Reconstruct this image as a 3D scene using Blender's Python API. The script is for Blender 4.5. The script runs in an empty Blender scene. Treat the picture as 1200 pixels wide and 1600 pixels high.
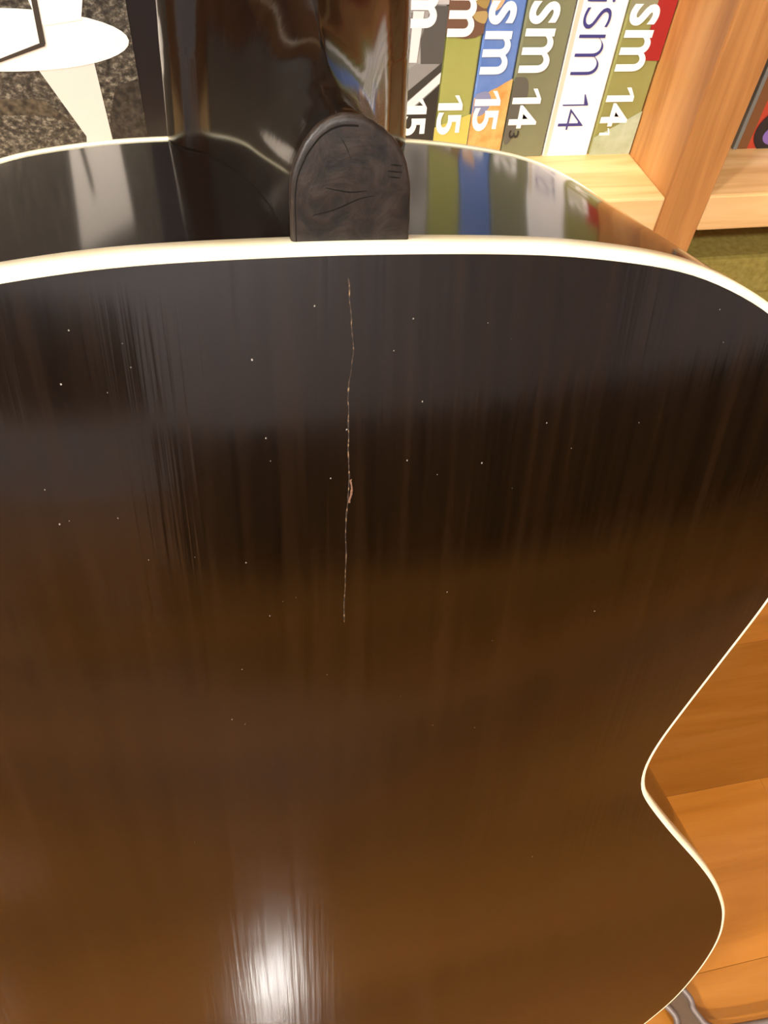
import bpy, math, random
from mathutils import Vector, Matrix, noise
random.seed(7)
S = bpy.context.scene
COL = S.collection

# ------------------------------------------------------------------ camera
CAM_H = 0.74                                   # camera height above the floor
cam_d = bpy.data.cameras.new('camera'); cam = bpy.data.objects.new('camera', cam_d); COL.objects.link(cam)
cam_d.sensor_fit = 'HORIZONTAL'; cam_d.sensor_width = 36; cam_d.lens = 36
cam_d.clip_start = 0.01
nad = Vector(((490-600)/1200, (1785-800)/1200, 1)).normalized()       # gravity in camera space
fw = (Vector((0, 0, 1)) - nad.z*nad).normalized(); rt = nad.cross(fw)
aa = math.radians(16.5)
wx = math.cos(aa)*rt + math.sin(aa)*fw; wy = -math.sin(aa)*rt + math.cos(aa)*fw; wz = -nad
M = Matrix((wx, wy, wz))                        # camera (right, down, forward) -> world
rot = Matrix((M.col[0], -M.col[1], -M.col[2])).transposed()
cam.matrix_world = Matrix.Translation((0, 0, CAM_H)) @ rot.to_4x4()
S.camera = cam

# ------------------------------------------------------------------ world, exposure
W = bpy.data.worlds.new('world'); S.world = W; W.use_nodes = True
W.node_tree.nodes['Background'].inputs[0].default_value = (0.9, 0.92, 1, 1)
W.node_tree.nodes['Background'].inputs[1].default_value = 0.05
S.view_settings.view_transform = 'Standard'; S.view_settings.look = 'None'
S.view_settings.gamma = 1; S.view_settings.use_curve_mapping = False
S.view_settings.exposure = -0.66
PENDANT = (-1.20, -0.35, 1.65, 0.10); PENDANT_L = 560.0      # x, y, z, globe radius; radiance
LAMP = 2000.0                                    # radiance of a downlight lens
LAMP_COL = (1.0, 0.975, 0.925)
CEIL = 2.50
LAMPS = [(-0.08, -2.47, .098), (-1.62, -2.42, .048), (-0.15, 0.05, .028)]      # x, y, lens radius

# ------------------------------------------------------------------ helpers
def link(name, verts, faces, mat, parent=None, smooth=False):
    me = bpy.data.meshes.new(name)
    me.from_pydata([tuple(v) for v in verts], [], faces)
    me.validate(); me.update()
    if smooth: me.polygons.foreach_set('use_smooth', [True]*len(me.polygons))
    if mat: me.materials.append(mat)
    o = bpy.data.objects.new(name, me); COL.objects.link(o)
    if parent: o.parent = parent
    return o
def tag(o, label=None, cat=None, group=None, kind=None):
    if label: o['label'] = label
    if cat: o['category'] = cat
    if group: o['group'] = group
    if kind: o['kind'] = kind
    return o
def empty(name, loc=(0, 0, 0), mat=None):
    o = bpy.data.objects.new(name, None); COL.objects.link(o)
    o.empty_display_size = 0.05
    if mat is not None: o.matrix_world = mat
    else: o.location = loc
    return o
def box_vf(x0, x1, y0, y1, z0, z1, b=0.0):
    """box, with its edges chamfered by b"""
    if b <= 0:
        v = [(x, y, z) for x in (x0, x1) for y in (y0, y1) for z in (z0, z1)]
        f = [(0, 1, 3, 2), (4, 6, 7, 5), (0, 4, 5, 1), (2, 3, 7, 6), (0, 2, 6, 4), (1, 5, 7, 3)]
        return v, f
    import bmesh
    bm = bmesh.new(); bmesh.ops.create_cube(bm, size=1)
    for vv in bm.verts:
        vv.co = Vector(((x0+x1)/2 + vv.co.x*(x1-x0), (y0+y1)/2 + vv.co.y*(y1-y0), (z0+z1)/2 + vv.co.z*(z1-z0)))
    bmesh.ops.bevel(bm, geom=bm.edges[:], offset=b, segments=2, affect='EDGES', profile=0.5)
    bm.verts.index_update()
    v = [tuple(q.co) for q in bm.verts]; f = [tuple(q.index for q in p.verts) for p in bm.faces]
    bm.free()
    return v, f
def box(name, x0, x1, y0, y1, z0, z1, mat, parent=None, b=0.0):
    v, f = box_vf(x0, x1, y0, y1, z0, z1, b)
    return link(name, v, f, mat, parent)
def loft(rings, closed_ring=True, cap0=False, cap1=False):
    n = len(rings[0]); v = [p for r in rings for p in r]; f = []
    for i in range(len(rings)-1):
        for j in range(n if closed_ring else n-1):
            a = i*n+j; b = i*n+(j+1) % n
            f.append((a, b, b+n, a+n))
    if cap0: f.append(tuple(range(n-1, -1, -1)))
    if cap1: f.append(tuple((len(rings)-1)*n+k for k in range(n)))
    return v, f
def tube(path, r, n=14, sx=1.0):
    path = [Vector(p) for p in path]; rings = []
    up = Vector((0, 0, 1))
    for i, p in enumerate(path):
        t = (path[min(i+1, len(path)-1)] - path[max(i-1, 0)]).normalized()
        a = t.cross(up)
        if a.length < 1e-3: a = t.cross(Vector((1, 0, 0)))
        a.normalize(); b = a.cross(t)
        rr = r[i] if isinstance(r, (list, tuple)) else r
        rings.append([p + a*math.cos(2*math.pi*k/n)*rr*sx + b*math.sin(2*math.pi*k/n)*rr for k in range(n)])
    return loft(rings, True, True, True)
def smooth_path(pts, n=8):
    pts = [Vector(p) for p in pts]; out = []
    for i in range(len(pts)-1):
        p0 = pts[max(i-1, 0)]; p1 = pts[i]; p2 = pts[i+1]; p3 = pts[min(i+2, len(pts)-1)]
        for k in range(n):
            t = k/n
            out.append(0.5*((2*p1) + (p2-p0)*t + (2*p0-5*p1+4*p2-p3)*t*t + (3*p1-p0-3*p2+p3)*t**3))
    out.append(pts[-1]); return out
def interp(x, tab):
    if x <= tab[0][0]: return tab[0][1]
    for (a, b), (c, d) in zip(tab, tab[1:]):
        if x <= c: return b + (d-b)*(x-a)/(c-a)
    return tab[-1][1]
def smooth_interp(tab, n=300):
    """table resampled through a Catmull-Rom curve"""
    p = smooth_path([(a, b, 0) for a, b in tab], max(2, n//len(tab)))
    return [(q.x, q.y) for q in p]

# ------------------------------------------------------------------ materials
def srgb(r, g, b):
    def c(x):
        x /= 255.0
        return x/12.92 if x <= 0.04045 else ((x+0.055)/1.055)**2.4
    return (c(r), c(g), c(b), 1.0)
def mat(name, col, rough=0.5, metal=0.0, ior=1.5, coat=0.0, spec=0.5):
    m = bpy.data.materials.new(name); m.use_nodes = True
    p = m.node_tree.nodes['Principled BSDF']
    p.inputs['Base Color'].default_value = col if len(col) == 4 else (*col, 1)
    p.inputs['Roughness'].default_value = rough; p.inputs['Metallic'].default_value = metal
    p.inputs['IOR'].default_value = ior; p.inputs['Coat Weight'].default_value = coat
    p.inputs['Specular IOR Level'].default_value = spec
    return m
def noise_col(m, stops, scale, stretch=(1, 1, 1), detail=4, rough=0.55, distort=0.0, bump=0.0, rough_amp=0.0, base_rough=None):
    """procedural colour: stretched noise through a colour ramp"""
    nt = m.node_tree; N = nt.nodes; L = nt.links; p = N['Principled BSDF']
    tc = N.new('ShaderNodeTexCoord'); mp = N.new('ShaderNodeMapping'); mp.inputs['Scale'].default_value = stretch
    nz = N.new('ShaderNodeTexNoise'); nz.inputs['Scale'].default_value = scale; nz.inputs['Detail'].default_value = detail
    nz.inputs['Roughness'].default_value = rough; nz.inputs['Distortion'].default_value = distort
    cr = N.new('ShaderNodeValToRGB')
    while len(cr.color_ramp.elements) < len(stops): cr.color_ramp.elements.new(0.5)
    for e, (pos, c) in zip(cr.color_ramp.elements, stops): e.position = pos; e.color = c
    L.new(tc.outputs['Object'], mp.inputs['Vector']); L.new(mp.outputs[0], nz.inputs['Vector'])
    L.new(nz.outputs[0], cr.inputs[0]); L.new(cr.outputs[0], p.inputs['Base Color'])
    if bump:
        bp = N.new('ShaderNodeBump'); bp.inputs['Strength'].default_value = bump; bp.inputs['Distance'].default_value = 0.001
        L.new(nz.outputs[0], bp.inputs['Height']); L.new(bp.outputs[0], p.inputs['Normal'])
    if rough_amp:
        mr = N.new('ShaderNodeMapRange'); mr.inputs['To Min'].default_value = base_rough - rough_amp; mr.inputs['To Max'].default_value = base_rough + rough_amp
        mr.inputs['From Min'].default_value = 0.3; mr.inputs['From Max'].default_value = 0.7
        L.new(nz.outputs[0], mr.inputs['Value']); L.new(mr.outputs[0], p.inputs['Roughness'])
    return m
def wood(name, dark, mid, light, stretch, rough=0.42, scale=6):
    return noise_col(mat(name, mid, rough), [(0.28, dark), (0.5, mid), (0.72, light)], scale, stretch, 5, 0.6, 0.6, 0.05)

PINE_Z = wood('pine_upright', srgb(158, 102, 50), srgb(196, 138, 78), srgb(214, 160, 98), (9, 9, 0.7))
PINE_X = wood('pine_shelf', srgb(206, 154, 92), srgb(232, 190, 128), srgb(242, 208, 150), (0.7, 9, 9))  # paler than the uprights: strong light from above put into the colour
PINE_B = wood('pine_back', srgb(150, 100, 50), srgb(176, 124, 68), srgb(190, 140, 82), (9, 9, 0.6))
FLOOR = [wood('floor_oak_%d' % i, srgb(148+d, 91+d*.7, 28+d*.3), srgb(163+d, 103+d*.7, 38+d*.3), srgb(176+d, 115+d*.7, 48+d*.3), (0.5, 7, 7), 0.10, 5) for i, d in enumerate((0, 12, -16))]
FLOOR_SUB = mat('floor_base', srgb(60, 34, 14), 0.8)
PLASTER = noise_col(mat('plaster', srgb(184, 185, 190), 0.9), [(0.3, srgb(179, 180, 185)), (0.7, srgb(189, 190, 195))], 3, bump=0.03)
CEILM = mat('ceiling_paint', srgb(228, 226, 222), 0.9)
BACKW = noise_col(mat('lacquered_mahogany_back', (0.008, 0.004, 0.0015), 0.09), [(0.25, (0.0035, 0.0017, 0.0006, 1)), (0.55, (0.0075, 0.0034, 0.0011, 1)), (0.8, (0.014, 0.0062, 0.002, 1))], 30, (9, 1, 0.25), 5, 0.6, 0.3, 0.0, 0.022, 0.125)
for _m in (BACKW,):
    _p = _m.node_tree.nodes['Principled BSDF']; _p.inputs['IOR'].default_value = 1.45; _p.inputs['Coat Weight'].default_value = .07; _p.inputs['Coat Roughness'].default_value = .26; _p.inputs['Coat IOR'].default_value = 1.5
_nt = BACKW.node_tree; _p = _nt.nodes['Principled BSDF']
_tc = _nt.nodes.new('ShaderNodeTexCoord'); _n1 = _nt.nodes.new('ShaderNodeTexNoise'); _n1.inputs['Scale'].default_value = 26; _n1.inputs['Detail'].default_value = 1.5
_mp = _nt.nodes.new('ShaderNodeMapping'); _mp.inputs['Scale'].default_value = (520, 14, 14)        # fine polishing scratches
_n2 = _nt.nodes.new('ShaderNodeTexNoise'); _n2.inputs['Scale'].default_value = 1; _n2.inputs['Detail'].default_value = 2
_b1 = _nt.nodes.new('ShaderNodeBump'); _b1.inputs['Strength'].default_value = .22; _b1.inputs['Distance'].default_value = .001
_b2 = _nt.nodes.new('ShaderNodeBump'); _b2.inputs['Strength'].default_value = .15; _b2.inputs['Distance'].default_value = .0004
_nt.links.new(_tc.outputs['Object'], _n1.inputs['Vector']); _nt.links.new(_n1.outputs[0], _b1.inputs['Height'])
_nt.links.new(_tc.outputs['Object'], _mp.inputs[0]); _nt.links.new(_mp.outputs[0], _n2.inputs['Vector']); _nt.links.new(_n2.outputs[0], _b2.inputs['Height'])
_nt.links.new(_b1.outputs[0], _b2.inputs['Normal']); _nt.links.new(_b2.outputs[0], _p.inputs['Normal'])
SIDEW = noise_col(mat('lacquered_mahogany_side', (0.006, 0.004, 0.003), 0.10, ior=1.42, coat=.12), [(0.3, (0.004, 0.003, 0.0025, 1)), (0.7, (0.009, 0.005, 0.0035, 1))], 40, (1, 6, 1), 4, 0.6)
SIDEW.node_tree.nodes['Principled BSDF'].inputs['Coat Roughness'].default_value = .35
NECKW = noise_col(mat('lacquered_neck', (0.01, 0.006, 0.004), 0.13), [(0.3, (0.003, 0.002, 0.0014, 1)), (0.7, (0.008, 0.005, 0.0034, 1))], 30, (6, 6, 0.6), 5, 0.6, 0.4, 0.04)
NECKW.node_tree.nodes['Principled BSDF'].inputs['Specular IOR Level'].default_value = .28
CAPM = noise_col(mat('heel_cap_plastic', (0.012, 0.01, 0.009), 0.42, spec=.35), [(0.34, (0.005, 0.0032, 0.0022, 1)), (0.5, (0.015, 0.0095, 0.0062, 1)), (0.66, (0.029, 0.02, 0.0145, 1))], 130, (1, 1, 1), 6, 0.7, 1.2, 0.18)
BIND = noise_col(mat('ivoroid_binding', srgb(246, 236, 196), 0.3), [(0.3, srgb(240, 228, 184)), (0.7, srgb(250, 243, 212))], 60)
SPRUCE = wood('spruce_top', srgb(176, 120, 56), srgb(200, 148, 78), srgb(214, 166, 96), (14, 1, 0.4), 0.25)
EBONY = mat('rosewood_fretboard', (0.02, 0.012, 0.008), 0.45)
CRACK = noise_col(mat('bare_wood_crack', srgb(120, 84, 50), 0.7), [(0.36, srgb(16, 10, 6)), (0.52, srgb(52, 38, 26)), (0.70, srgb(150, 120, 84))], 900)
CHIP = mat('bare_wood_chip', srgb(110, 76, 56), 0.7)
DUST = mat('dust', srgb(140, 134, 124), 0.9)
SCR = mat('scratch', (0.006, 0.0045, 0.0035), 0.8, spec=.15)
STEEL = mat('stand_steel', srgb(96, 84, 76), 0.28, 0.75)
RUBBER = mat('stand_rubber', srgb(30, 26, 24), 0.55)
PAPER = noise_col(mat('paper_block', srgb(226, 218, 198), 0.85), [(0.3, srgb(205, 196, 174)), (0.7, srgb(236, 230, 214))], 60, (40, 0.5, 0.5))

# ------------------------------------------------------------------ the room
X0, X1, Y0, Y1 = -2.6, 2.4, -3.4, 0.74
fl = box('floor', X0, X1, Y0, Y1, -0.05, -0.012, FLOOR_SUB); tag(fl, 'warm orange oak plank floor', kind='structure')
pw = 0.146
row = 0; y = 0.045 + 5*pw; Y1p = Y1
pcache = {}
while y > Y0 + 1e-4:
    yb = max(Y0, y - pw); y = min(y, Y1)
    off = (row*0.77) % 1.9
    x = X0 - 1.9 + off
    while x < X1:
        a = max(x, X0); b = min(x+1.9, X1)
        if b - a > 0.02:
            key = (round(b-a, 3), round(y-yb, 3), (2, 1, 0)[row % 3])  # tone order puts shade into the colour of the row behind the guitar
            if key not in pcache:
                v, f = box_vf(0.0001, key[0]-0.0001, -key[1]+0.0001, -0.0001, -0.012, 0.0, 0.0002)
                me = bpy.data.meshes.new('plank'); me.from_pydata(v, [], f); me.materials.append(FLOOR[key[2]]); pcache[key] = me
            o = bpy.data.objects.new('plank', pcache[key]); COL.objects.link(o); o.location = (a, y, 0); o.parent = fl
        x += 1.9
    y = yb; row += 1
for nm, args in (('wall_back', (X0, X1, Y1, Y1+0.08, -0.05, CEIL)), ('wall_front', (X0, X1, Y0-0.08, Y0, -0.05, CEIL)),
                 ('wall_left', (X0-0.08, X0, Y0-0.08, Y1+0.08, -0.05, CEIL)), ('wall_right', (X1, X1+0.08, Y0-0.08, Y1+0.08, -0.05, CEIL))):
    tag(box(nm, *args, PLASTER), 'pale plaster wall of the room', kind='structure')
tag(box('ceiling', X0-0.08, X1+0.08, Y0-0.08, Y1+0.08, CEIL, CEIL+0.08, CEILM), 'plain white ceiling', kind='structure')

# ceiling downlights: what lights the room and glints in the lacquer
EMIT = bpy.data.materials.new('downlight_glow'); EMIT.use_nodes = True
_n = EMIT.node_tree.nodes; _n.remove(_n['Principled BSDF']); _e = _n.new('ShaderNodeEmission')
_e.inputs[0].default_value = (*LAMP_COL, 1); _e.inputs[1].default_value = LAMP
EMIT.node_tree.links.new(_e.outputs[0], _n['Material Output'].inputs[0])
TRIM = mat('downlight_trim', srgb(235, 235, 232), 0.4)
places = ['over the dark sideboard', 'nearest the left wall', 'in front of the bookshelf, the smaller one']
for k, (lx, ly, R) in enumerate(LAMPS):
    t = empty('ceiling_downlight', (lx, ly, CEIL))
    tag(t, 'round recessed ceiling downlight ' + places[k], 'lamp', 'ceiling downlights')
    n = 32
    ring = lambda r, z: [(r*math.cos(2*math.pi*i/n), r*math.sin(2*math.pi*i/n), z) for i in range(n)]
    v, f = loft([ring(R, -0.001), ring(R+0.002, -0.006), ring(R+0.016, -0.005), ring(R+0.018, 0.0)])
    link('trim_ring', v, f, TRIM, t, True)
    link('lens', ring(R, -0.003), [tuple(range(n-1, -1, -1))], EMIT, t)

# globe pendant left of the guitar: the main light
px_, py_, pz_, pr_ = PENDANT
GL = EMIT.copy(); GL.name = 'opal_globe_glow'; GL.node_tree.nodes['Emission'].inputs[1].default_value = PENDANT_L
t = empty('pendant_lamp', (px_, py_, CEIL)); tag(t, 'white globe pendant lamp hanging on a cord from the ceiling', 'lamp')
n = 32
rings = []
for k in range(17):
    a = math.pi*(k+.35)/17.7; rings.append([(pr_*math.sin(a)*math.cos(2*math.pi*i/n), pr_*math.sin(a)*math.sin(2*math.pi*i/n), pz_-CEIL+pr_*math.cos(a)) for i in range(n)])
v, f = loft(rings, True, True, True); f = [q[::-1] for q in f]
link('globe', v, f, GL, t, True)
v, f = tube([(0, 0, pz_-CEIL+pr_+.03), (0, 0, 0)], .0035, 8); link('cord', v, f, RUBBER, t, True)
v, f = loft([[(r_*math.cos(2*math.pi*i/n), r_*math.sin(2*math.pi*i/n), z_) for i in range(n)] for r_, z_ in ((.055, 0), (.055, -.02), (.01, -.03))], True, True, True); link('ceiling_rose', v, f, TRIM, t, True)
v, f = loft([[(r_*math.cos(2*math.pi*i/n), r_*math.sin(2*math.pi*i/n), pz_-CEIL+pr_+z_) for i in range(n)] for r_, z_ in ((.03, -.008), (.03, .03), (.012, .04))], True, True, True); link('lamp_holder', v, f, TRIM, t, True)

# ------------------------------------------------------------------ bookshelf
YF = 0.40; SH = CAM_H - 0.229; TH = 0.024; YB = 0.70; SPY = 0.457; TOP = SH + 0.36
bs = empty('bookshelf', (0.29, 0.55, 0))
tag(bs, 'open pine bookshelf with upright posts and thick shelf boards behind the guitar', 'bookshelf')
def bsbox(nm, x0, x1, y0, y1, z0, z1, m, b=0.0015):
    return box(nm, x0-0.29, x1-0.29, y0-0.55, y1-0.55, z0, z1, m, bs, b)
UP = [(-0.62, -0.59), (0.276, 0.306), (1.17, 1.20)]
for a, b in UP: bsbox('upright', a, b, YF, YB, 0.0, TOP+0.42, PINE_Z)
for (a, b) in ((-0.59, 0.276), (0.306, 1.17)):
    for z in (0.085, SH, TOP+TH, TOP+0.40): bsbox('shelf_board', a, b, YF+0.0008, YB, z-TH, z, PINE_X)
    bsbox('kick_board', a, b, YF+0.02, YF+0.035, 0.0, 0.061, PINE_X)
bsbox('back_panel', -0.62, 1.20, YB, YB+0.008, 0.0, TOP+0.42, PINE_B, 0)

# ------------------------------------------------------------------ books
ZT = [(-30, .568), (0, .5585), (45, .5443), (115, .5206), (145, .51), (165, .5026), (205, .4873), (245, .469)]
def zpix(y): return interp(y, ZT) + (CAM_H - 0.70)      # height on the spine plane read off the photograph's scale
_gl = {}
def glyph(ch, weight):
    k = (ch, weight)
    if k not in _gl:
        cu = bpy.data.curves.new('glyph', 'FONT'); cu.body = ch; cu.size = 1; cu.offset = weight; cu.resolution_u = 6
        o = bpy.data.objects.new('glyph', cu); COL.objects.link(o)
        dg = bpy.context.evaluated_depsgraph_get(); me = bpy.data.meshes.new_from_object(o.evaluated_get(dg))
        vs = [tuple(v.co) for v in me.vertices]; fs = [tuple(p.vertices) for p in me.polygons]
        bpy.data.objects.remove(o); bpy.data.curves.remove(cu); bpy.data.meshes.remove(me)
        _gl[k] = (vs, fs)
    return _gl[k]
def one(weight):
    t = .30 + weight*9                                   # stroke of a plain figure one: bar with a slanted flag
    return [(1-t, 0), (1, 0), (1, 1), (1-t*.75, 1), (0, .80), (0, .80-t*.35), (1-t, .84)], [(0, 1, 2, 6), (2, 3, 4, 5, 6)]
def lettering(name, items, m, parent, base, weight=0.012):
    """letters reading downwards, each a part: (char, z_top, z_bottom, x_left, x_right)"""
    for ch, zt, zb, xl, xr in items:
        vs, fs = one(weight) if ch == '1' else glyph(ch, weight)
        ax = min(v[0] for v in vs); bx_ = max(v[0] for v in vs); ay = min(v[1] for v in vs); by = max(v[1] for v in vs)
        V = [(xl + (xr-xl)*(v[1]-ay)/(by-ay) - base[0], -0.0006, zt + (zb-zt)*(v[0]-ax)/(bx_-ax) - base[2]) for v in vs]
        link(name, V, fs, m, parent)
def patch(name, pts, m, parent, base, off=0.0003):
    """flat printed area on a spine or cover: outline in (x, z)"""
    return link(name, [(x-base[0], -off, z-base[2]) for x, z in pts], [tuple(range(len(pts)))], m, parent)
def blob(pts, n=6):
    q = smooth_path([(x, z, 0) for x, z in pts] + [(pts[0][0], pts[0][1], 0)], n)
    return [(p.x, p.y) for p in q[:-1]]
WHITE_INK = mat('white_ink', srgb(248, 246, 238), 0.5)
NAVY_INK = mat('navy_ink', srgb(58, 58, 120), 0.5)
def book(name, x0, x1, h, cover, label, group='paperbacks on the shelf'):
    base = ((x0+x1)/2, SPY, SH)
    r = empty(name, base); tag(r, label, 'book', group)
    w = (x1-x0)/2 - 0.0002; d = 0.20; c = 0.0016; rr = 0.0012
    # wrap-round paper cover: a U of board, spine towards the room
    out = [(-w, d), (-w, rr), (-w+rr, 0), (w-rr, 0), (w, rr), (w, d)]
    inn = [(w-c, d), (w-c, c), (-w+c, c), (-w+c, d)]
    prof = out + inn; n = len(prof)
    V = [(x, y, 0) for x, y in prof] + [(x, y, h) for x, y in prof]
    F = [(i, (i+1) % n, (i+1) % n + n, i+n) for i in range(n)]
    for z in (0, n):
        q = [(0, 1, 8, 9), (1, 2, 3, 4, 7, 8), (4, 5, 6, 7)]
        F += [tuple(z+i for i in (f if z else f[::-1])) for f in q]
    link('cover', V, F, cover, r)
    box('page_block', -w+c, w-c, c, d-0.003, 0.002, h-0.003, PAPER, r)
    return r, base
B = [0.112, 0.140, 0.162, 0.185, 0.2165, 0.246, 0.2755]
HB = 0.305
def texts(ys, xl, xr):
    return [(ch, zpix(a), zpix(b), xl, xr) for ch, a, b in ys]

# A: monochrome photo spine, "m 15"
grey = lambda v, r=0.5: mat('grey_print_%d' % v, srgb(v, v-3, v-8), r)
r, b = book('paperback_book', B[0], B[1], HB, noise_col(mat('mono_photo_cover', srgb(150, 146, 140), .4), [(0.3, srgb(110, 106, 100)), (0.7, srgb(190, 186, 178))], 60), 'paperback with a grey monochrome photo spine numbered 15, next to the guitar neck')
x0, x1 = B[0], B[1]; wd = x1-x0
P = lambda u, y: (x0 + wd*u, zpix(y))
patch('print_patch', [P(.62, -80), P(1, -80), P(1, 8), P(.62, 8)], grey(190), r, b)
patch('print_patch', [P(.66, 10), P(1, 10), P(1, 98), P(.55, 98), P(.5, 60), P(.6, 30)], grey(84), r, b, .0004)
patch('print_patch', [P(0, 20), P(.3, 20), P(.32, 95), P(.1, 110), P(0, 120)], grey(120), r, b, .0004)
patch('print_patch', [P(.3, 18), P(.52, 18), P(.46, 96), P(.3, 96)], grey(226), r, b, .0005)
patch('print_patch', [P(.1, 118), P(.45, 98), P(.95, 98), P(.45, 150), P(.1, 150)], grey(140), r, b, .0004)
patch('print_patch', [P(1, 96), P(1, 110), P(.2, 164), P(.2, 148)], grey(60), r, b, .0005)
patch('print_patch', [P(1, 111), P(1, 128), P(.45, 166), P(.2, 166)], grey(228), r, b, .00045)
patch('print_patch', [P(1, 130), P(1, 240), P(.1, 240), P(.1, 168), P(.5, 166)], grey(48), r, b, .0004)
lettering('letter', texts((('m', -26, 44), ('1', 152, 175), ('5', 178, 207)), x0+wd*.22, x0+wd*.78), WHITE_INK, r, b, .03)

# B: green spine with a brown top, "m 15"
r, b = book('paperback_book', B[1], B[2], HB, noise_col(mat('lime_green_cover', srgb(158, 160, 84), .4), [(0.3, srgb(150, 153, 78)), (0.7, srgb(168, 168, 96))], 20), 'lime green paperback spine with brown top and white number 15')
x0, x1 = B[1], B[2]; wd = x1-x0
P = lambda u, y: (x0 + wd*u, zpix(y))
patch('print_patch', [P(0, -260), P(1, -260), P(1, 52), P(.8, 58), P(.55, 60), P(.3, 58), P(0, 52)], mat('brown_print', srgb(112, 82, 62), .45), r, b)
patch('print_patch', blob([P(.55, -8), P(1, -16), P(1, 12), P(.75, 8)]), mat('khaki_print', srgb(160, 134, 76), .45), r, b, .0004)
patch('print_patch', blob([P(.6, 20), P(1, 18), P(1, 36), P(.75, 32)]), mat('khaki_print_pale', srgb(176, 150, 96), .45), r, b, .0004)
patch('print_patch', [P(0, 196), P(1, 176), P(1, 240), P(0, 240)], mat('yellow_print', srgb(200, 188, 92), .45), r, b)
lettering('letter', texts((('m', -12, 57), ('1', 147, 170), ('5', 173, 207)), x0+wd*.03, x0+wd*.72), WHITE_INK, r, b, .022)

# C: blue sky over orange, "sm 15"
r, b = book('paperback_book', B[2], B[3], HB, noise_col(mat('sky_blue_cover', srgb(96, 128, 188), .4), [(0.3, srgb(84, 118, 180)), (0.6, srgb(104, 134, 192)), (0.75, srgb(140, 160, 200))], 50), 'sky blue paperback spine with orange lower end and white number 15')
x0, x1 = B[2], B[3]; wd = x1-x0
P = lambda u, y: (x0 + wd*u, zpix(y))
patch('print_patch', [P(.02, 152), P(.2, 150), P(.32, 146), P(.45, 140), P(.6, 136), P(.8, 128), P(.98, 122), P(.98, 240), P(.02, 240)], noise_col(mat('orange_print', srgb(226, 160, 84), .45), [(0.3, srgb(214, 140, 66)), (0.7, srgb(236, 182, 112))], 120), r, b)
patch('print_patch', blob([P(.05, 146), P(.35, 142), P(.5, 160), P(.3, 178), P(.05, 176)]), mat('blue_grey_print', srgb(132, 138, 170), .45), r, b, .0004)
patch('print_patch', blob([P(.1, -24), P(.5, -30), P(.35, 10), P(.1, 14)]), mat('peach_print', srgb(222, 178, 130), .45), r, b, .0004)
lettering('letter', texts((('s', 1, 38), ('m', 48, 115), ('1', 141, 164), ('5', 167, 203)), x0+wd*.05, x0+wd*.75), WHITE_INK, r, b, .018)

# D: grey green, "sm 14"
r, b = book('paperback_book', B[3], B[4]-.0022, HB, noise_col(mat('grey_green_cover', srgb(122, 124, 92), .4), [(0.3, srgb(104, 104, 78)), (0.7, srgb(138, 140, 104))], 9, (1, 1, .8)), 'grey green paperback spine with white number 14 and a tiny 3')
x0, x1 = B[3], B[4]-.0022; wd = x1-x0
P = lambda u, y: (x0 + wd*u, zpix(y))
patch('print_patch', blob([P(.03, 120), P(.3, 124), P(.36, 160), P(.2, 215), P(.03, 215)]), mat('slate_print', srgb(92, 90, 80), .45), r, b)
lettering('letter', texts((('s', 1, 37), ('m', 44, 113), ('1', 138, 162), ('4', 164, 200)), x0+wd*.06, x0+wd*.68), WHITE_INK, r, b, .014)
lettering('small_numeral', texts((('3', 203, 214),), x0+wd*.12, x0+wd*.34), grey(40), r, b, .01)

# E: white, navy letters
r, b = book('paperback_book', B[4]-.0020, B[5], HB, mat('white_cover', srgb(244, 242, 238), .45), 'white paperback spine with thin navy lettering and number 14')
x0, x1 = B[4]-.0020, B[5]; wd = x1-x0
P = lambda u, y: (x0 + wd*u, zpix(y))
patch('print_patch', [P(.01, -260), P(.09, -260), P(.09, 245), P(.01, 245)], mat('cream_print', srgb(214, 200, 176), .5), r, b)
lettering('letter', texts((('i', -7, 2), ('s', 10, 44), ('m', 53, 117), ('1', 148, 166), ('4', 171, 204)), x0+wd*.17, x0+wd*.70), NAVY_INK, r, b, -.02)

# F: olive with a red corner, "sm 14"
r, b = book('paperback_book', B[5], B[6], HB, noise_col(mat('olive_cover', srgb(138, 136, 74), .4), [(0.3, srgb(128, 126, 66)), (0.7, srgb(150, 150, 92))], 12), 'olive paperback spine with a red upper corner, beside the wooden post')
x0, x1 = B[5], B[6]; wd = x1-x0
P = lambda u, y: (x0 + wd*u, zpix(y))
patch('print_patch', [P(.02, -260), P(.6, -260), P(.6, 30), P(.02, 20)], noise_col(mat('grey_olive_print', srgb(140, 138, 106), .45), [(0.3, srgb(130, 128, 96)), (0.7, srgb(150, 148, 116))], 30), r, b)
patch('print_patch', [P(.58, -260), P(.985, -260), P(.985, 95), P(.58, 94)], mat('red_print', srgb(156, 36, 34), .45), r, b, .0004)
patch('print_patch', [P(.02, 216), P(.45, 200), P(.98, 176), P(.98, 246), P(.02, 246)], noise_col(mat('pale_sage_print', srgb(168, 178, 148), .45), [(0.3, srgb(150, 158, 120)), (0.7, srgb(186, 196, 170))], 60), r, b, .00035)
lettering('letter', texts((('s', 4, 39), ('m', 46, 112), ('1', 138, 161), ('4', 163, 200)), x0+wd*.06, x0+wd*.68), WHITE_INK, r, b, .018)
lettering('small_numeral', texts((('1', 203, 213),), x0+wd*.12, x0+wd*.36), WHITE_INK, r, b, .01)

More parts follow.
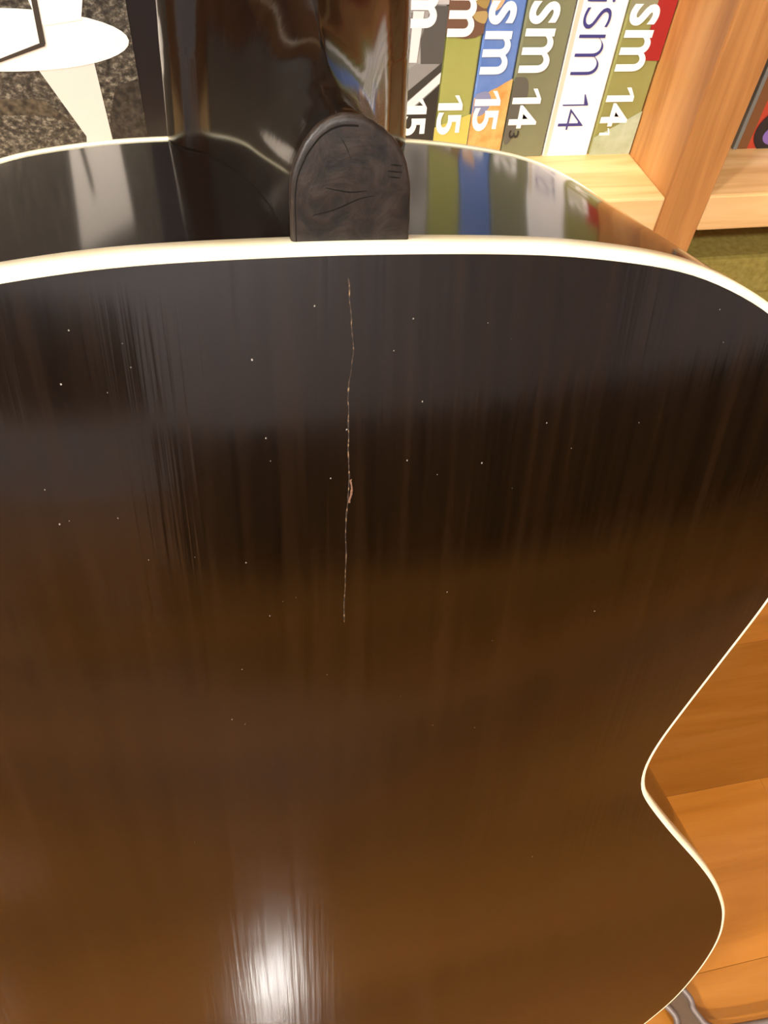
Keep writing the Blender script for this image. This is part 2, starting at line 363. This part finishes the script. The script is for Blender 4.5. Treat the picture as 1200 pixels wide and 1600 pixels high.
# the face-out picture book left of the neck
px0, px1 = -0.330, 0.002; pb = ((px0+px1)/2, SPY, SH)
r = empty('picture_book', pb); tag(r, 'large black bordered picture book facing out with monochrome photo of white round table', 'book')
BLK = mat('black_cover', srgb(22, 22, 24), .35)
box('cover', px0-pb[0], px1-pb[0], 0.0, 0.003, 0, 0.31, BLK, r, 0.0006)
box('cover', px0-pb[0], px1-pb[0], 0.024, 0.027, 0, 0.31, BLK, r, 0.0006)
box('spine', px1-pb[0]-0.003, px1-pb[0], 0.003, 0.024, 0, 0.31, BLK, r)
box('page_block', px0-pb[0]+0.004, px1-pb[0]-0.0032, 0.003, 0.024, 0.004, 0.306, PAPER, r)
dz = CAM_H - 0.70
ROCK = noise_col(mat('rocky_ground_print', srgb(100, 92, 74), .5), [(0.40, srgb(26, 24, 20)), (0.52, srgb(70, 65, 55)), (0.66, srgb(134, 127, 110))], 260, (1, 1, 1.3), 6, 0.7)
PWH = mat('white_print', srgb(236, 232, 220), .5); PWH2 = mat('off_white_print', srgb(200, 197, 186), .5)
patch('printed_photo', [(-0.318, .505), (-0.0285, .505), (-0.0285, .800), (-0.318, .800)], ROCK, r, pb, .0003)
def el(cx, cz, a, c, n=40): return [(cx+a*math.cos(2*math.pi*i/n), cz+c*math.sin(2*math.pi*i/n)) for i in range(n)]
patch('printed_table_leg', [(-.0785, .526+dz), (-.0495, .529+dz), (-.0478, .485+dz), (-.047, .462+dz), (-.0665, .462+dz), (-.0615, .490+dz)], PWH2, r, pb, .0005)
patch('printed_table_top', el(-.0905, .5385+dz, .0605, .0145), PWH, r, pb, .0007)
patch('printed_table_figure', [(-.072, .545+dz), (-.0515, .548+dz), (-.048, .560+dz), (-.046, .62+dz), (-.085, .63+dz), (-.079, .58+dz)], PWH, r, pb, .0009)
patch('printed_shadow', [(-.0485, .505), (-.0287, .505), (-.0287, .560), (-.041, .556), (-.047, .540)], noise_col(mat('deep_shadow_print', srgb(40, 36, 30), .5), [(0.4, srgb(22, 20, 17)), (0.7, srgb(66, 60, 50))], 260), r, pb, .0004)
DK = mat('dark_line_print', srgb(52, 46, 38), .5)
patch('printed_line', [(-.0705, .600+dz), (-.0680, .600+dz), (-.0712, .537+dz), (-.0740, .537+dz)], DK, r, pb, .0012)
patch('printed_line', [(-.0712, .5385+dz), (-.0718, .5362+dz), (-.099, .5275+dz), (-.099, .5290+dz)], DK, r, pb, .0013)
patch('printed_shadow', [(-.155, .5115+dz), (-.080, .5100+dz), (-.066, .497+dz), (-.08, .5015+dz), (-.155, .504+dz)], noise_col(mat('shadow_print', srgb(50, 44, 34), .5), [(0.35, srgb(30, 26, 20)), (0.7, srgb(92, 82, 64))], 260), r, pb, .0004)

# right bay: red book with a black and purple emblem
rx0, rx1 = 0.352, 0.410; rb = ((rx0+rx1)/2, 0.458, SH)
r = empty('hardback_book', rb); tag(r, 'red hardback book with black ring and purple dot, right of the wooden post', 'book')
RED = mat('red_hardback', srgb(190, 66, 44), .4)
hw = (rx1-rx0)/2
box('cover', -hw, -hw+.003, 0.0, .2, 0, .30, mat('grey_board', srgb(120, 122, 116), .5), r, .0005)
box('cover', hw-.003, hw, 0.0, .2, 0, .30, RED, r, .0005)
box('spine', -hw+.003, hw-.003, 0.0012, .004, 0, .30, RED, r)
box('page_block', -hw+.003, hw-.003, .004, .196, .003, .297, PAPER, r)
patch('hinge_print', [(rx0+.003, SH), (rx0+.011, SH), (rx0+.011, SH+.30), (rx0+.003, SH+.30)], mat('brown_hinge', srgb(120, 76, 40), .5), r, rb, -.0009)
patch('printed_ring', el(rx0+.033, SH+.012, .021, .0165), mat('black_print', srgb(34, 28, 32), .5), r, rb, -.0007)
patch('printed_dot', el(rx0+.028, SH+.009, .009, .0065), mat('purple_print', srgb(132, 104, 178), .5), r, rb, -.0005)

# lower bay: olive storage box
ob = (0.55, 0.468, 0.085)
r = empty('storage_box', ob); tag(r, 'olive green fabric storage box in the bay under the shelf board', 'box')
OL = noise_col(mat('olive_fabric', srgb(150, 136, 62), .9), [(0.3, srgb(138, 124, 52)), (0.7, srgb(164, 150, 74))], 220, bump=.2)
v, f = box_vf(-.225, .225, 0, .20, 0, .325, .004); link('body', v, f, OL, r)
box('lid', -.228, .228, -.003, .203, .30, .336, OL, r, .004)
box('handle_tab', -.03, .03, -.006, 0, .17, .20, mat('tan_leather', srgb(120, 80, 44), .5), r, .002)

# ------------------------------------------------------------------ the guitar
YAW = math.radians(1.0); LEAN = math.radians(16.5); ROLL = math.radians(2.0); TAP = math.radians(3.0); D0 = 0.106
U = Vector((math.cos(YAW), math.sin(YAW), 0)); DD = Vector((-math.sin(YAW), math.cos(YAW), 0)); UPV = Vector((0, 0, 1))
Vb = -math.cos(LEAN)*UPV - math.sin(LEAN)*DD; Nb = -(math.cos(LEAN)*DD - math.sin(LEAN)*UPV)
U, Vb = math.cos(ROLL)*U + math.sin(ROLL)*Vb, math.cos(ROLL)*Vb - math.sin(ROLL)*U
P0 = Vector((0.0277, 0.1401, CAM_H - 0.0900))            # middle of the back's upper edge
Nt = Nb*math.cos(TAP) + Vb*math.sin(TAP); Vt = Vb*math.cos(TAP) - Nb*math.sin(TAP)
OT = P0 - D0*Nt; VT = 0.526
GM = Matrix((U, -Nt, -Vt)).transposed().to_4x4(); GM.translation = OT + VT*Vt
def L(u, v, h): return Vector((u, -h, VT - v))        # guitar frame: u across, v down from the heel, h above the soundboard
def hb(v): return D0 + v*math.tan(TAP)
g = empty('acoustic_guitar', mat=GM)
tag(g, 'dark glossy acoustic guitar seen from behind with cream binding and scarred heel', 'guitar')
half = [(0, 0), (13, .1), (36.4, .7), (52, 1.7), (68.2, 3.7), (77, 5.2), (86.1, 7.6), (96.3, 11.6), (107.3, 17), (119, 25.5), (130, 38.5), (139, 56), (144.5, 77), (146.5, 95), (143.8, 114), (133.3, 145.2), (125.3, 168.1), (120.2, 184.5), (118.4, 198), (119.7, 207.8), (123.6, 217), (141, 242.8), (166.8, 278), (181.6, 300.4), (192.2, 320.7), (197.4, 334), (202.2, 355.2), (202.4, 378.4), (199.2, 402), (193.2, 424), (182.2, 445.5), (168, 469), (142, 492.5), (107, 510.5), (62, 522), (20, 525.7), (0, 526)]
hp = smooth_path([(a/1000, b/1000, 0) for a, b in half], 7)
# resample by arc length
cum = [0]
for a, b in zip(hp, hp[1:]): cum.append(cum[-1] + (b-a).length)
NS = 200; R = []
for i in range(NS+1):
    s = cum[-1]*i/NS; k = 0
    while k < len(cum)-2 and cum[k+1] < s: k += 1
    t = (s-cum[k])/max(1e-9, cum[k+1]-cum[k]); R.append(hp[k].lerp(hp[k+1], t))
R[0].x = 0; R[-1].x = 0
for i in range(3):                                       # light smoothing
    R = [R[0]] + [(R[i-1]+2*R[i]+R[i+1])/4 for i in range(1, NS)] + [R[-1]]
loop = [(p.x, p.y) for p in R] + [(-p.x, p.y) for p in R[-2:0:-1]]
NL = len(loop)
def nrm(i):
    a = loop[i-1]; b = loop[(i+1) % NL]; t = Vector((b[0]-a[0], b[1]-a[1])).normalized()
    return Vector((t.y, -t.x))
NR = [nrm(i) for i in range(NL)]
def off(i, o): return loop[i][0] + NR[i].x*o, loop[i][1] + NR[i].y*o
HD = 0.0075
def dome(u, v, w):
    q = min(1, abs(u)/max(w, 1e-5))
    return HD*(1-q*q)*(1-math.exp(-max(0, v)/.07))*(1-math.exp(-max(0, VT-v)/.09))
# arched back plate
NC = 44; rows = []
for p in R[1:-1]:
    rows.append([L(p.x*j/(NC/2), p.y, hb(p.y) + dome(p.x*j/(NC/2), p.y, p.x)) for j in range(-NC//2, NC//2+1)])
V_, F_ = loft(rows, False); n = NC+1; nr = len(rows)
V_ += [L(0, R[0].y, hb(R[0].y)), L(0, VT, hb(VT))]
F_ += [(len(V_)-2, j+1, j) for j in range(n-1)] + [(len(V_)-1, (nr-1)*n+j, (nr-1)*n+j+1) for j in range(n-1)]
back = link('back', V_, F_, BACKW, g, True)
# sides
def strip(levels, close=False):
    rings = []
    for o, hf in levels:
        rings.append([L(*off(i, o), hf(loop[i][1])) for i in range(NL)])
    if close: rings.append(rings[0])
    return loft(rings)
v, f = strip([(.0017, lambda v: .003)] + [(.0017, (lambda k: lambda v: .003 + (hb(v)-.009)*k)(k/6)) for k in range(1, 7)])
link('sides', v, f, SIDEW, g, True)
# bindings
bp = [(0, 0), (.0008, .0001), (.0014, -.0002), (.0019, -.0008), (.0021, -.0016), (.0021, -.0064), (.0012, -.0064), (0, -.0030)]
v, f = strip([(o, (lambda d: lambda v: hb(v)+d)(d)) for o, d in bp], True)
link('back_binding', v, f, BIND, g, True)
tp = [(-.0002, -.0002), (.0014, 0), (.0021, .0006), (.0021, .0040), (.0010, .0040)]
v, f = strip([(o, (lambda d: lambda v: d)(d)) for o, d in tp], True)
link('top_binding', v, f, BIND, g, True)
rows = [[L(p.x*j/12, p.y, 0.0004) for j in range(-12, 13)] for p in R[1:-1]]
v, f = loft(rows, False); link('soundboard', v, f, SPRUCE, g, True)

# neck with heel: width at height h over the soundboard, blended into the shaft
Bt = smooth_interp([(0, .0305), (.012, .0297), (.02, .0277), (.028, .0243), (.038, .0210), (.050, .0178), (.065, .0152), (.080, .0134), (.094, .0126), (.106, .0124)])
Lt = smooth_interp([(.0, .160), (.018, .125), (.024, .098), (.032, .074), (.042, .055), (.054, .0425), (.064, .0345), (.077, .0290), (.090, .0258), (.099, .0253), (.106, .0258)])
TS = .0235
HT = hb(0) - .0050                                         # top of the heel wood, under the cap
def nw(v): return .0314 + v*.026                           # half width of the shaft (v negative up the neck)
def cen(h): return .0012 - .0003*min(1, h/.1)
def ridge(v):
    h = TS
    for k in range(240):
        hh = HT*k/239
        if interp(hh, Lt) > -v: h = max(h, hh)
    return h
def half_w(h, v):
    s = nw(v)*max(0, 1-(h/TS)**2.6)**.5 if h < TS else 0
    l = interp(h, Lt); q = 0
    e = .5 + .35*max(0, 1-abs(h-.062)/.036)
    if -v < l: q = interp(h, Bt)*max(0, 1-(-v/l)**2.6)**e
    return (s**4 + q**4)**.25
vs = [-.0005-.0015*k for k in range(0, 30)] + [-.0455-.003*k for k in range(1, 32)] + [-.15-.02*k for k in range(0, 12)]
vs = [x for x in vs if x > -.362] + [-.362]
rings = []; NH = 36
for v in vs:
    hr = ridge(v) - 1e-5; side = []
    for k in range(NH+1):
        h = hr*math.sin(math.pi/2*k/NH)
        side.append((h, half_w(h, v)))
    rings.append([L(cen(h)-w, v, h) for h, w in side] + [L(cen(h)+w, v, h) for h, w in side[::-1]])
V_, F_ = loft(rings, True, True, True)
neck = link('neck', V_, F_, NECKW, g, True)
# heel cap: bullet shaped plate flush with the back
co = [(-.0114, -.0010), (-.0115, -.006), (-.0115, -.0118), (-.0109, -.0158), (-.0095, -.0190), (-.0078, -.0217), (-.0056, -.0240), (-.0028, -.0255), (.0000, -.0259),
      (.0030, -.0255), (.0060, -.0241), (.0088, -.0220), (.0112, -.0193), (.0126, -.0158), (.0133, -.0118), (.0136, -.006), (.0136, -.0010)]
co = [(p.x, p.y) for p in smooth_path([(a, b, 0) for a, b in co], 3)]
def cap_ring(s, dh, wob=0):
    cx, cy = .0010, -.001
    out = []
    for i, (a, b) in enumerate(co):
        k = s + wob*noise.noise(Vector((a*900, b*900, dh*500)))
        vv = cy+(b-cy)*k
        out.append(L(cx+(a-cx)*k, vv, hb(0)-.003+dh))
    return out
V_, F_ = loft([cap_ring(1.0, -.0024), cap_ring(1.005, -.0016, .012), cap_ring(1.0, -.0006, .012), cap_ring(.975, -.0001, .008), cap_ring(.945, 0.0), cap_ring(.5, .00005)], True, True, True)
cap = link('heel_cap', V_, F_, CAPM, g, True); tag(cap, 'scuffed dark bullet shaped heel cap')
def ribbon(name, pts, w, m, parent, hfun, seed=0):
    """thin raised streak laid on a surface; pts in (u, v)"""
    p = smooth_path([(a, b, 0) for a, b in pts], 8); V = []; F = []
    for i, q in enumerate(p):
        ww = w*(.45+.55*abs(noise.noise(Vector((i*.37, seed, 3.1)))*2)) * (1 if 0 < i < len(p)-1 else .15)
        jx = w*.6*noise.noise(Vector((i*.21, seed+5, 1.7)))
        for s in (-1, 1): V.append(L(q.x+jx+s*ww/2, q.y, hfun(q.x, q.y)+.00006))
    F = [(2*i, 2*i+1, 2*i+3, 2*i+2) for i in range(len(p)-1)]
    return link(name, V, F, m, parent)
def cap_h(u, v): return hb(0)-.003+.00003
def cap_px(x, y): return ((x-548)*.000137+.0010, -.0010+(y-386)*.000121)
for k, pl in enumerate(([(489, 334), (522, 325), (559, 308), (583, 303)], [(508, 290), (543, 297), (570, 295)], [(604, 254), (622, 256)], [(600, 264), (622, 266)], [(602, 273), (620, 275)], [(530, 215), (538, 228), (545, 246)])):
    p = [cap_px(*q) for q in pl]
    pp = smooth_path([(a, b, 0) for a, b in p], 6); V = []
    for i, q in enumerate(pp):
        ww = .00011*(1-abs(2*i/(len(pp)-1)-1))+.00005
        V += [L(q.x, q.y-ww, cap_h(0, 0)+.00006), L(q.x, q.y+ww, cap_h(0, 0)+.00006)]
    link('scratch', V, [(2*i, 2*i+1, 2*i+3, 2*i+2) for i in range(len(pp)-1)], SCR, cap)
def edge_pt(k, s): a, b = co[k]; return .0010+(a-.0010)*s, -.001+(b+.001)*s
V = []
ks = range(0, 27)
for k in ks:
    for s_ in (.918, .934): V.append(L(*edge_pt(k, s_ + .006*noise.noise(Vector((k*.9, 0, 2)))), cap_h(0, 0)+.00005))
link('edge_seam', V, [(2*i, 2*i+1, 2*i+3, 2*i+2) for i in range(len(ks)-1)], SCR, cap)
# fretboard, nut, headstock
fbw = lambda v: .0320 + v*.026
V_, F_ = loft([[L(cen(0)-fbw(v), v, .0002), L(cen(0)+fbw(v), v, .0002), L(cen(0)+fbw(v)*.99, v, -.0062), L(cen(0)+fbw(v)*.5, v, -.0072), L(cen(0)-fbw(v)*.5, v, -.0072), L(cen(0)-fbw(v)*.99, v, -.0062)] for v in [.11-.0236*k for k in range(21)]], True, True, True)
link('fretboard', V_, F_, EBONY, g)
for k in range(1, 19):
    v = .105 - .025*k
    V_, F_ = loft([[L(cen(0)+s*fbw(v)*.97, v-.0008, -.0068), L(cen(0)+s*fbw(v)*.97, v+.0008, -.0068), L(cen(0)+s*fbw(v)*.97, v, -.0082)] for s in (-1, 1)], True, True, True)
    link('fret', V_, F_, STEEL, g)
hs = [(-.027, -.362), (-.036, -.40), (-.035, -.50), (-.031, -.545), (-.012, -.553), (0, -.546), (.012, -.553), (.031, -.545), (.035, -.50), (.036, -.40), (.027, -.362)]
V_, F_ = loft([[L(a, b, h0 + (b+.362)*-.05) for a, b in hs] for h0 in (.0165, .0005)], True, True, True)
link('headstock', V_, F_, NECKW, g)

# hairline crack and dust on the back
def w_at(v):
    for a, b in zip(R, R[1:]):
        if a.y <= v <= b.y: return a.x + (b.x-a.x)*(v-a.y)/max(1e-9, b.y-a.y)
    return .1
def back_h(u, v): return hb(v) + dome(u, v, w_at(v))
def px_uv(x, y):
    """back-surface spot for a position measured in the photograph"""
    r = M @ Vector(((x-600)/1200, (y-800)/1200, 1)); q = P0 - Vector((0, 0, CAM_H))
    s = q.dot(Nb)/r.dot(Nb); d = r*s - q
    return d.dot(U), d.dot(Vb)
crk = [px_uv(x, y) for x, y in ((544, 432), (546, 470), (548, 510), (549, 540), (545, 572), (541, 602), (541, 640), (540, 690), (541, 730), (539, 762), (536, 800), (535, 850), (533, 900), (532, 950))]
ck = ribbon('hairline_crack', crk, .0004, CRACK, g, back_h, 2); tag(ck, 'pale hairline crack down the middle of the back')
ribbon('chip', [px_uv(x, y) for x, y in ((545, 734), (544, 745), (543, 758), (541, 770))], .0007, CHIP, g, back_h, 4)
V_ = []; F_ = []
spots = [(612, 542), (655, 618), (413, 673), (420, 707), (380, 1105), (303, 1290), (668, 1108), (205, 568), (458, 912), (438, 918), (418, 940), (490, 475), (795, 525), (822, 722), (885, 690), (360, 1098), (110, 800), (185, 795), (512, 733), (690, 905), (825, 1320), (760, 980)]
spots += [(random.uniform(30, 1150), random.uniform(450, 1150)) for _ in range(26)]
for x, y in spots:
    u, v = px_uv(x, y); s = random.uniform(.0001, .00024)
    if abs(u) > w_at(v)*.97: continue
    n0 = len(V_); k = 5
    for i in range(k):
        a = 2*math.pi*i/k; rr = s*random.uniform(.5, 1.2)
        uu = u+rr*math.cos(a); vv = v+rr*1.3*math.sin(a); V_.append(L(uu, vv, back_h(uu, vv)+.00008))
    F_.append(tuple(range(n0, n0+k)))
tag(link('dust_specks', V_, F_, DUST, g), 'tiny pale dust specks on the lacquer', kind='stuff')

# ------------------------------------------------------------------ guitar stand
def G(u, v, h): return GM @ L(u, v, h)
st = empty('guitar_stand', (0.03, 0.16, 0)); tag(st, 'grey steel guitar stand with spread legs under the lower bout', 'stand')
sb = Vector((0.03, 0.16, 0))
def stube(name, pts, r, m, sx=1.0, n=14):
    v, f = tube([Vector(p)-sb for p in smooth_path(pts, 6)], r, n, sx); return link(name, v, f, m, st, True)
hub = Vector((0.03, 0.30, 0.05))
stube('hub', [hub+Vector((-.05, 0, 0)), hub, hub+Vector((.05, 0, 0))], .015, STEEL)
stube('post', [hub, hub+Vector((0, .02, .10)), G(0, .33, -.035)], .009, STEEL)
stube('back_pad', [G(-.07, .33, -.018), G(0, .33, -.018), G(.07, .33, -.018)], .0115, RUBBER)
RIM = mat('stand_rim', srgb(120, 106, 98), 0.45, 0.3)
def plate(name, a, b, m, parent, t=.004):
    """flat bar between two edge paths"""
    a = smooth_path(a, 6); b = smooth_path(b, 6); V = []
    for p, q in zip(a, b):
        for z in (0, -t): V += [p-sb+Vector((0, 0, z)), q-sb+Vector((0, 0, z))]
    F = []
    for i in range(len(a)-1):
        k = 4*i; n = k+4
        F += [(k, k+1, n+1, n), (k+2, n+2, n+3, k+3), (k, n, n+2, k+2), (k+1, k+3, n+3, n+1)]
    F += [(0, 2, 3, 1), (4*len(a)-4, 4*len(a)-3, 4*len(a)-1, 4*len(a)-2)]
    return link(name, V, F, m, parent)
BAR = mat('stand_bar', srgb(104, 84, 66), 0.4, 0.3)
for s in (1, -1):
    mx = lambda p: Vector((p[0] if s > 0 else .06-p[0], p[1], p[2]))
    le = [mx(p) for p in ((.075, .29, .050), (.19, .125, .034), (.290, .034, .014), (.300, .010, .010), (.309, -.016, .009))]
    re = [mx(p) for p in ((.075, .31, .050), (.21, .140, .034), (.308, .044, .014), (.324, .012, .010), (.345, -.016, .009))]
    lg = plate('leg', le, re, BAR, st)
    for e in (le, re[:3] + [mx(p) for p in (((.318, .020, .011), (.330, .006, .010), (.375, .0015, .010), (.43, .001, .010)) if s > 0 else ((.324, .012, .010), (.345, -.016, .009)))]):
        v, f = tube([p-sb+Vector((0, 0, .001)) for p in smooth_path(e, 6)], .0026, 8); link('rim', v, f, RIM, lg, True)
    fp = mx((.327, -.016, 0))
    box('rubber_foot', fp.x-sb.x-.022, fp.x-sb.x+.022, -.026-sb.y, -.008-sb.y, 0, .0055, RUBBER, st, .002)
for s in (-1, 1):
    stube('cradle_arm', [hub+Vector((s*.05, 0, 0)), G(s*.09, .530, .00), G(s*.09, .529, .07), G(s*.09, .528, .148), G(s*.09, .505, .160)], .0085, RUBBER)

# ------------------------------------------------------------------ what the lacquer mirrors: a dark sideboard and a screen across the room
DKW = noise_col(mat('dark_stained_wood', srgb(34, 26, 20), .5), [(0.3, srgb(24, 18, 14)), (0.7, srgb(46, 35, 27))], 8, (1, 10, 10))
ang = math.radians(17)
sm = Matrix.Translation((0.62, -1.545, 0)) @ Matrix.Rotation(ang, 4, 'Z')
sd = empty('sideboard', mat=sm); tag(sd, 'low dark stained wooden sideboard standing across the room', 'cabinet')
box('body', -.85, 1.28, -.42, -.02, .05, .43, DKW, sd, .003)
box('top', -.87, 1.30, -.44, .0, .43, .455, DKW, sd, .003)
for k in range(5):
    x = -.845 + k*.4235
    d = box('door', x+.002, x+.4205, -.02, -.004, .056, .425, DKW, sd, .002)
    hx = x + (.38 if k % 2 == 0 else .04)
    box('handle', hx-.005, hx+.005, -.004, .014, .20, .30, STEEL, d, .002)
for x in (-.80, 1.23):
    for y in (-.40, -.05): box('foot', x-.025, x+.025, y-.02, y+.02, 0, .05, DKW, sd, .003)
tv = empty('wall_screen', (-0.74, Y0, .50)); tag(tv, 'black flat screen hanging on the far wall', 'screen')
box('housing', -.40, .40, .002, .04, 0, .62, RUBBER, tv, .004)
box('panel', -.385, .385, .0395, .042, .02, .605, mat('screen_glass', srgb(12, 12, 13), .2), tv)
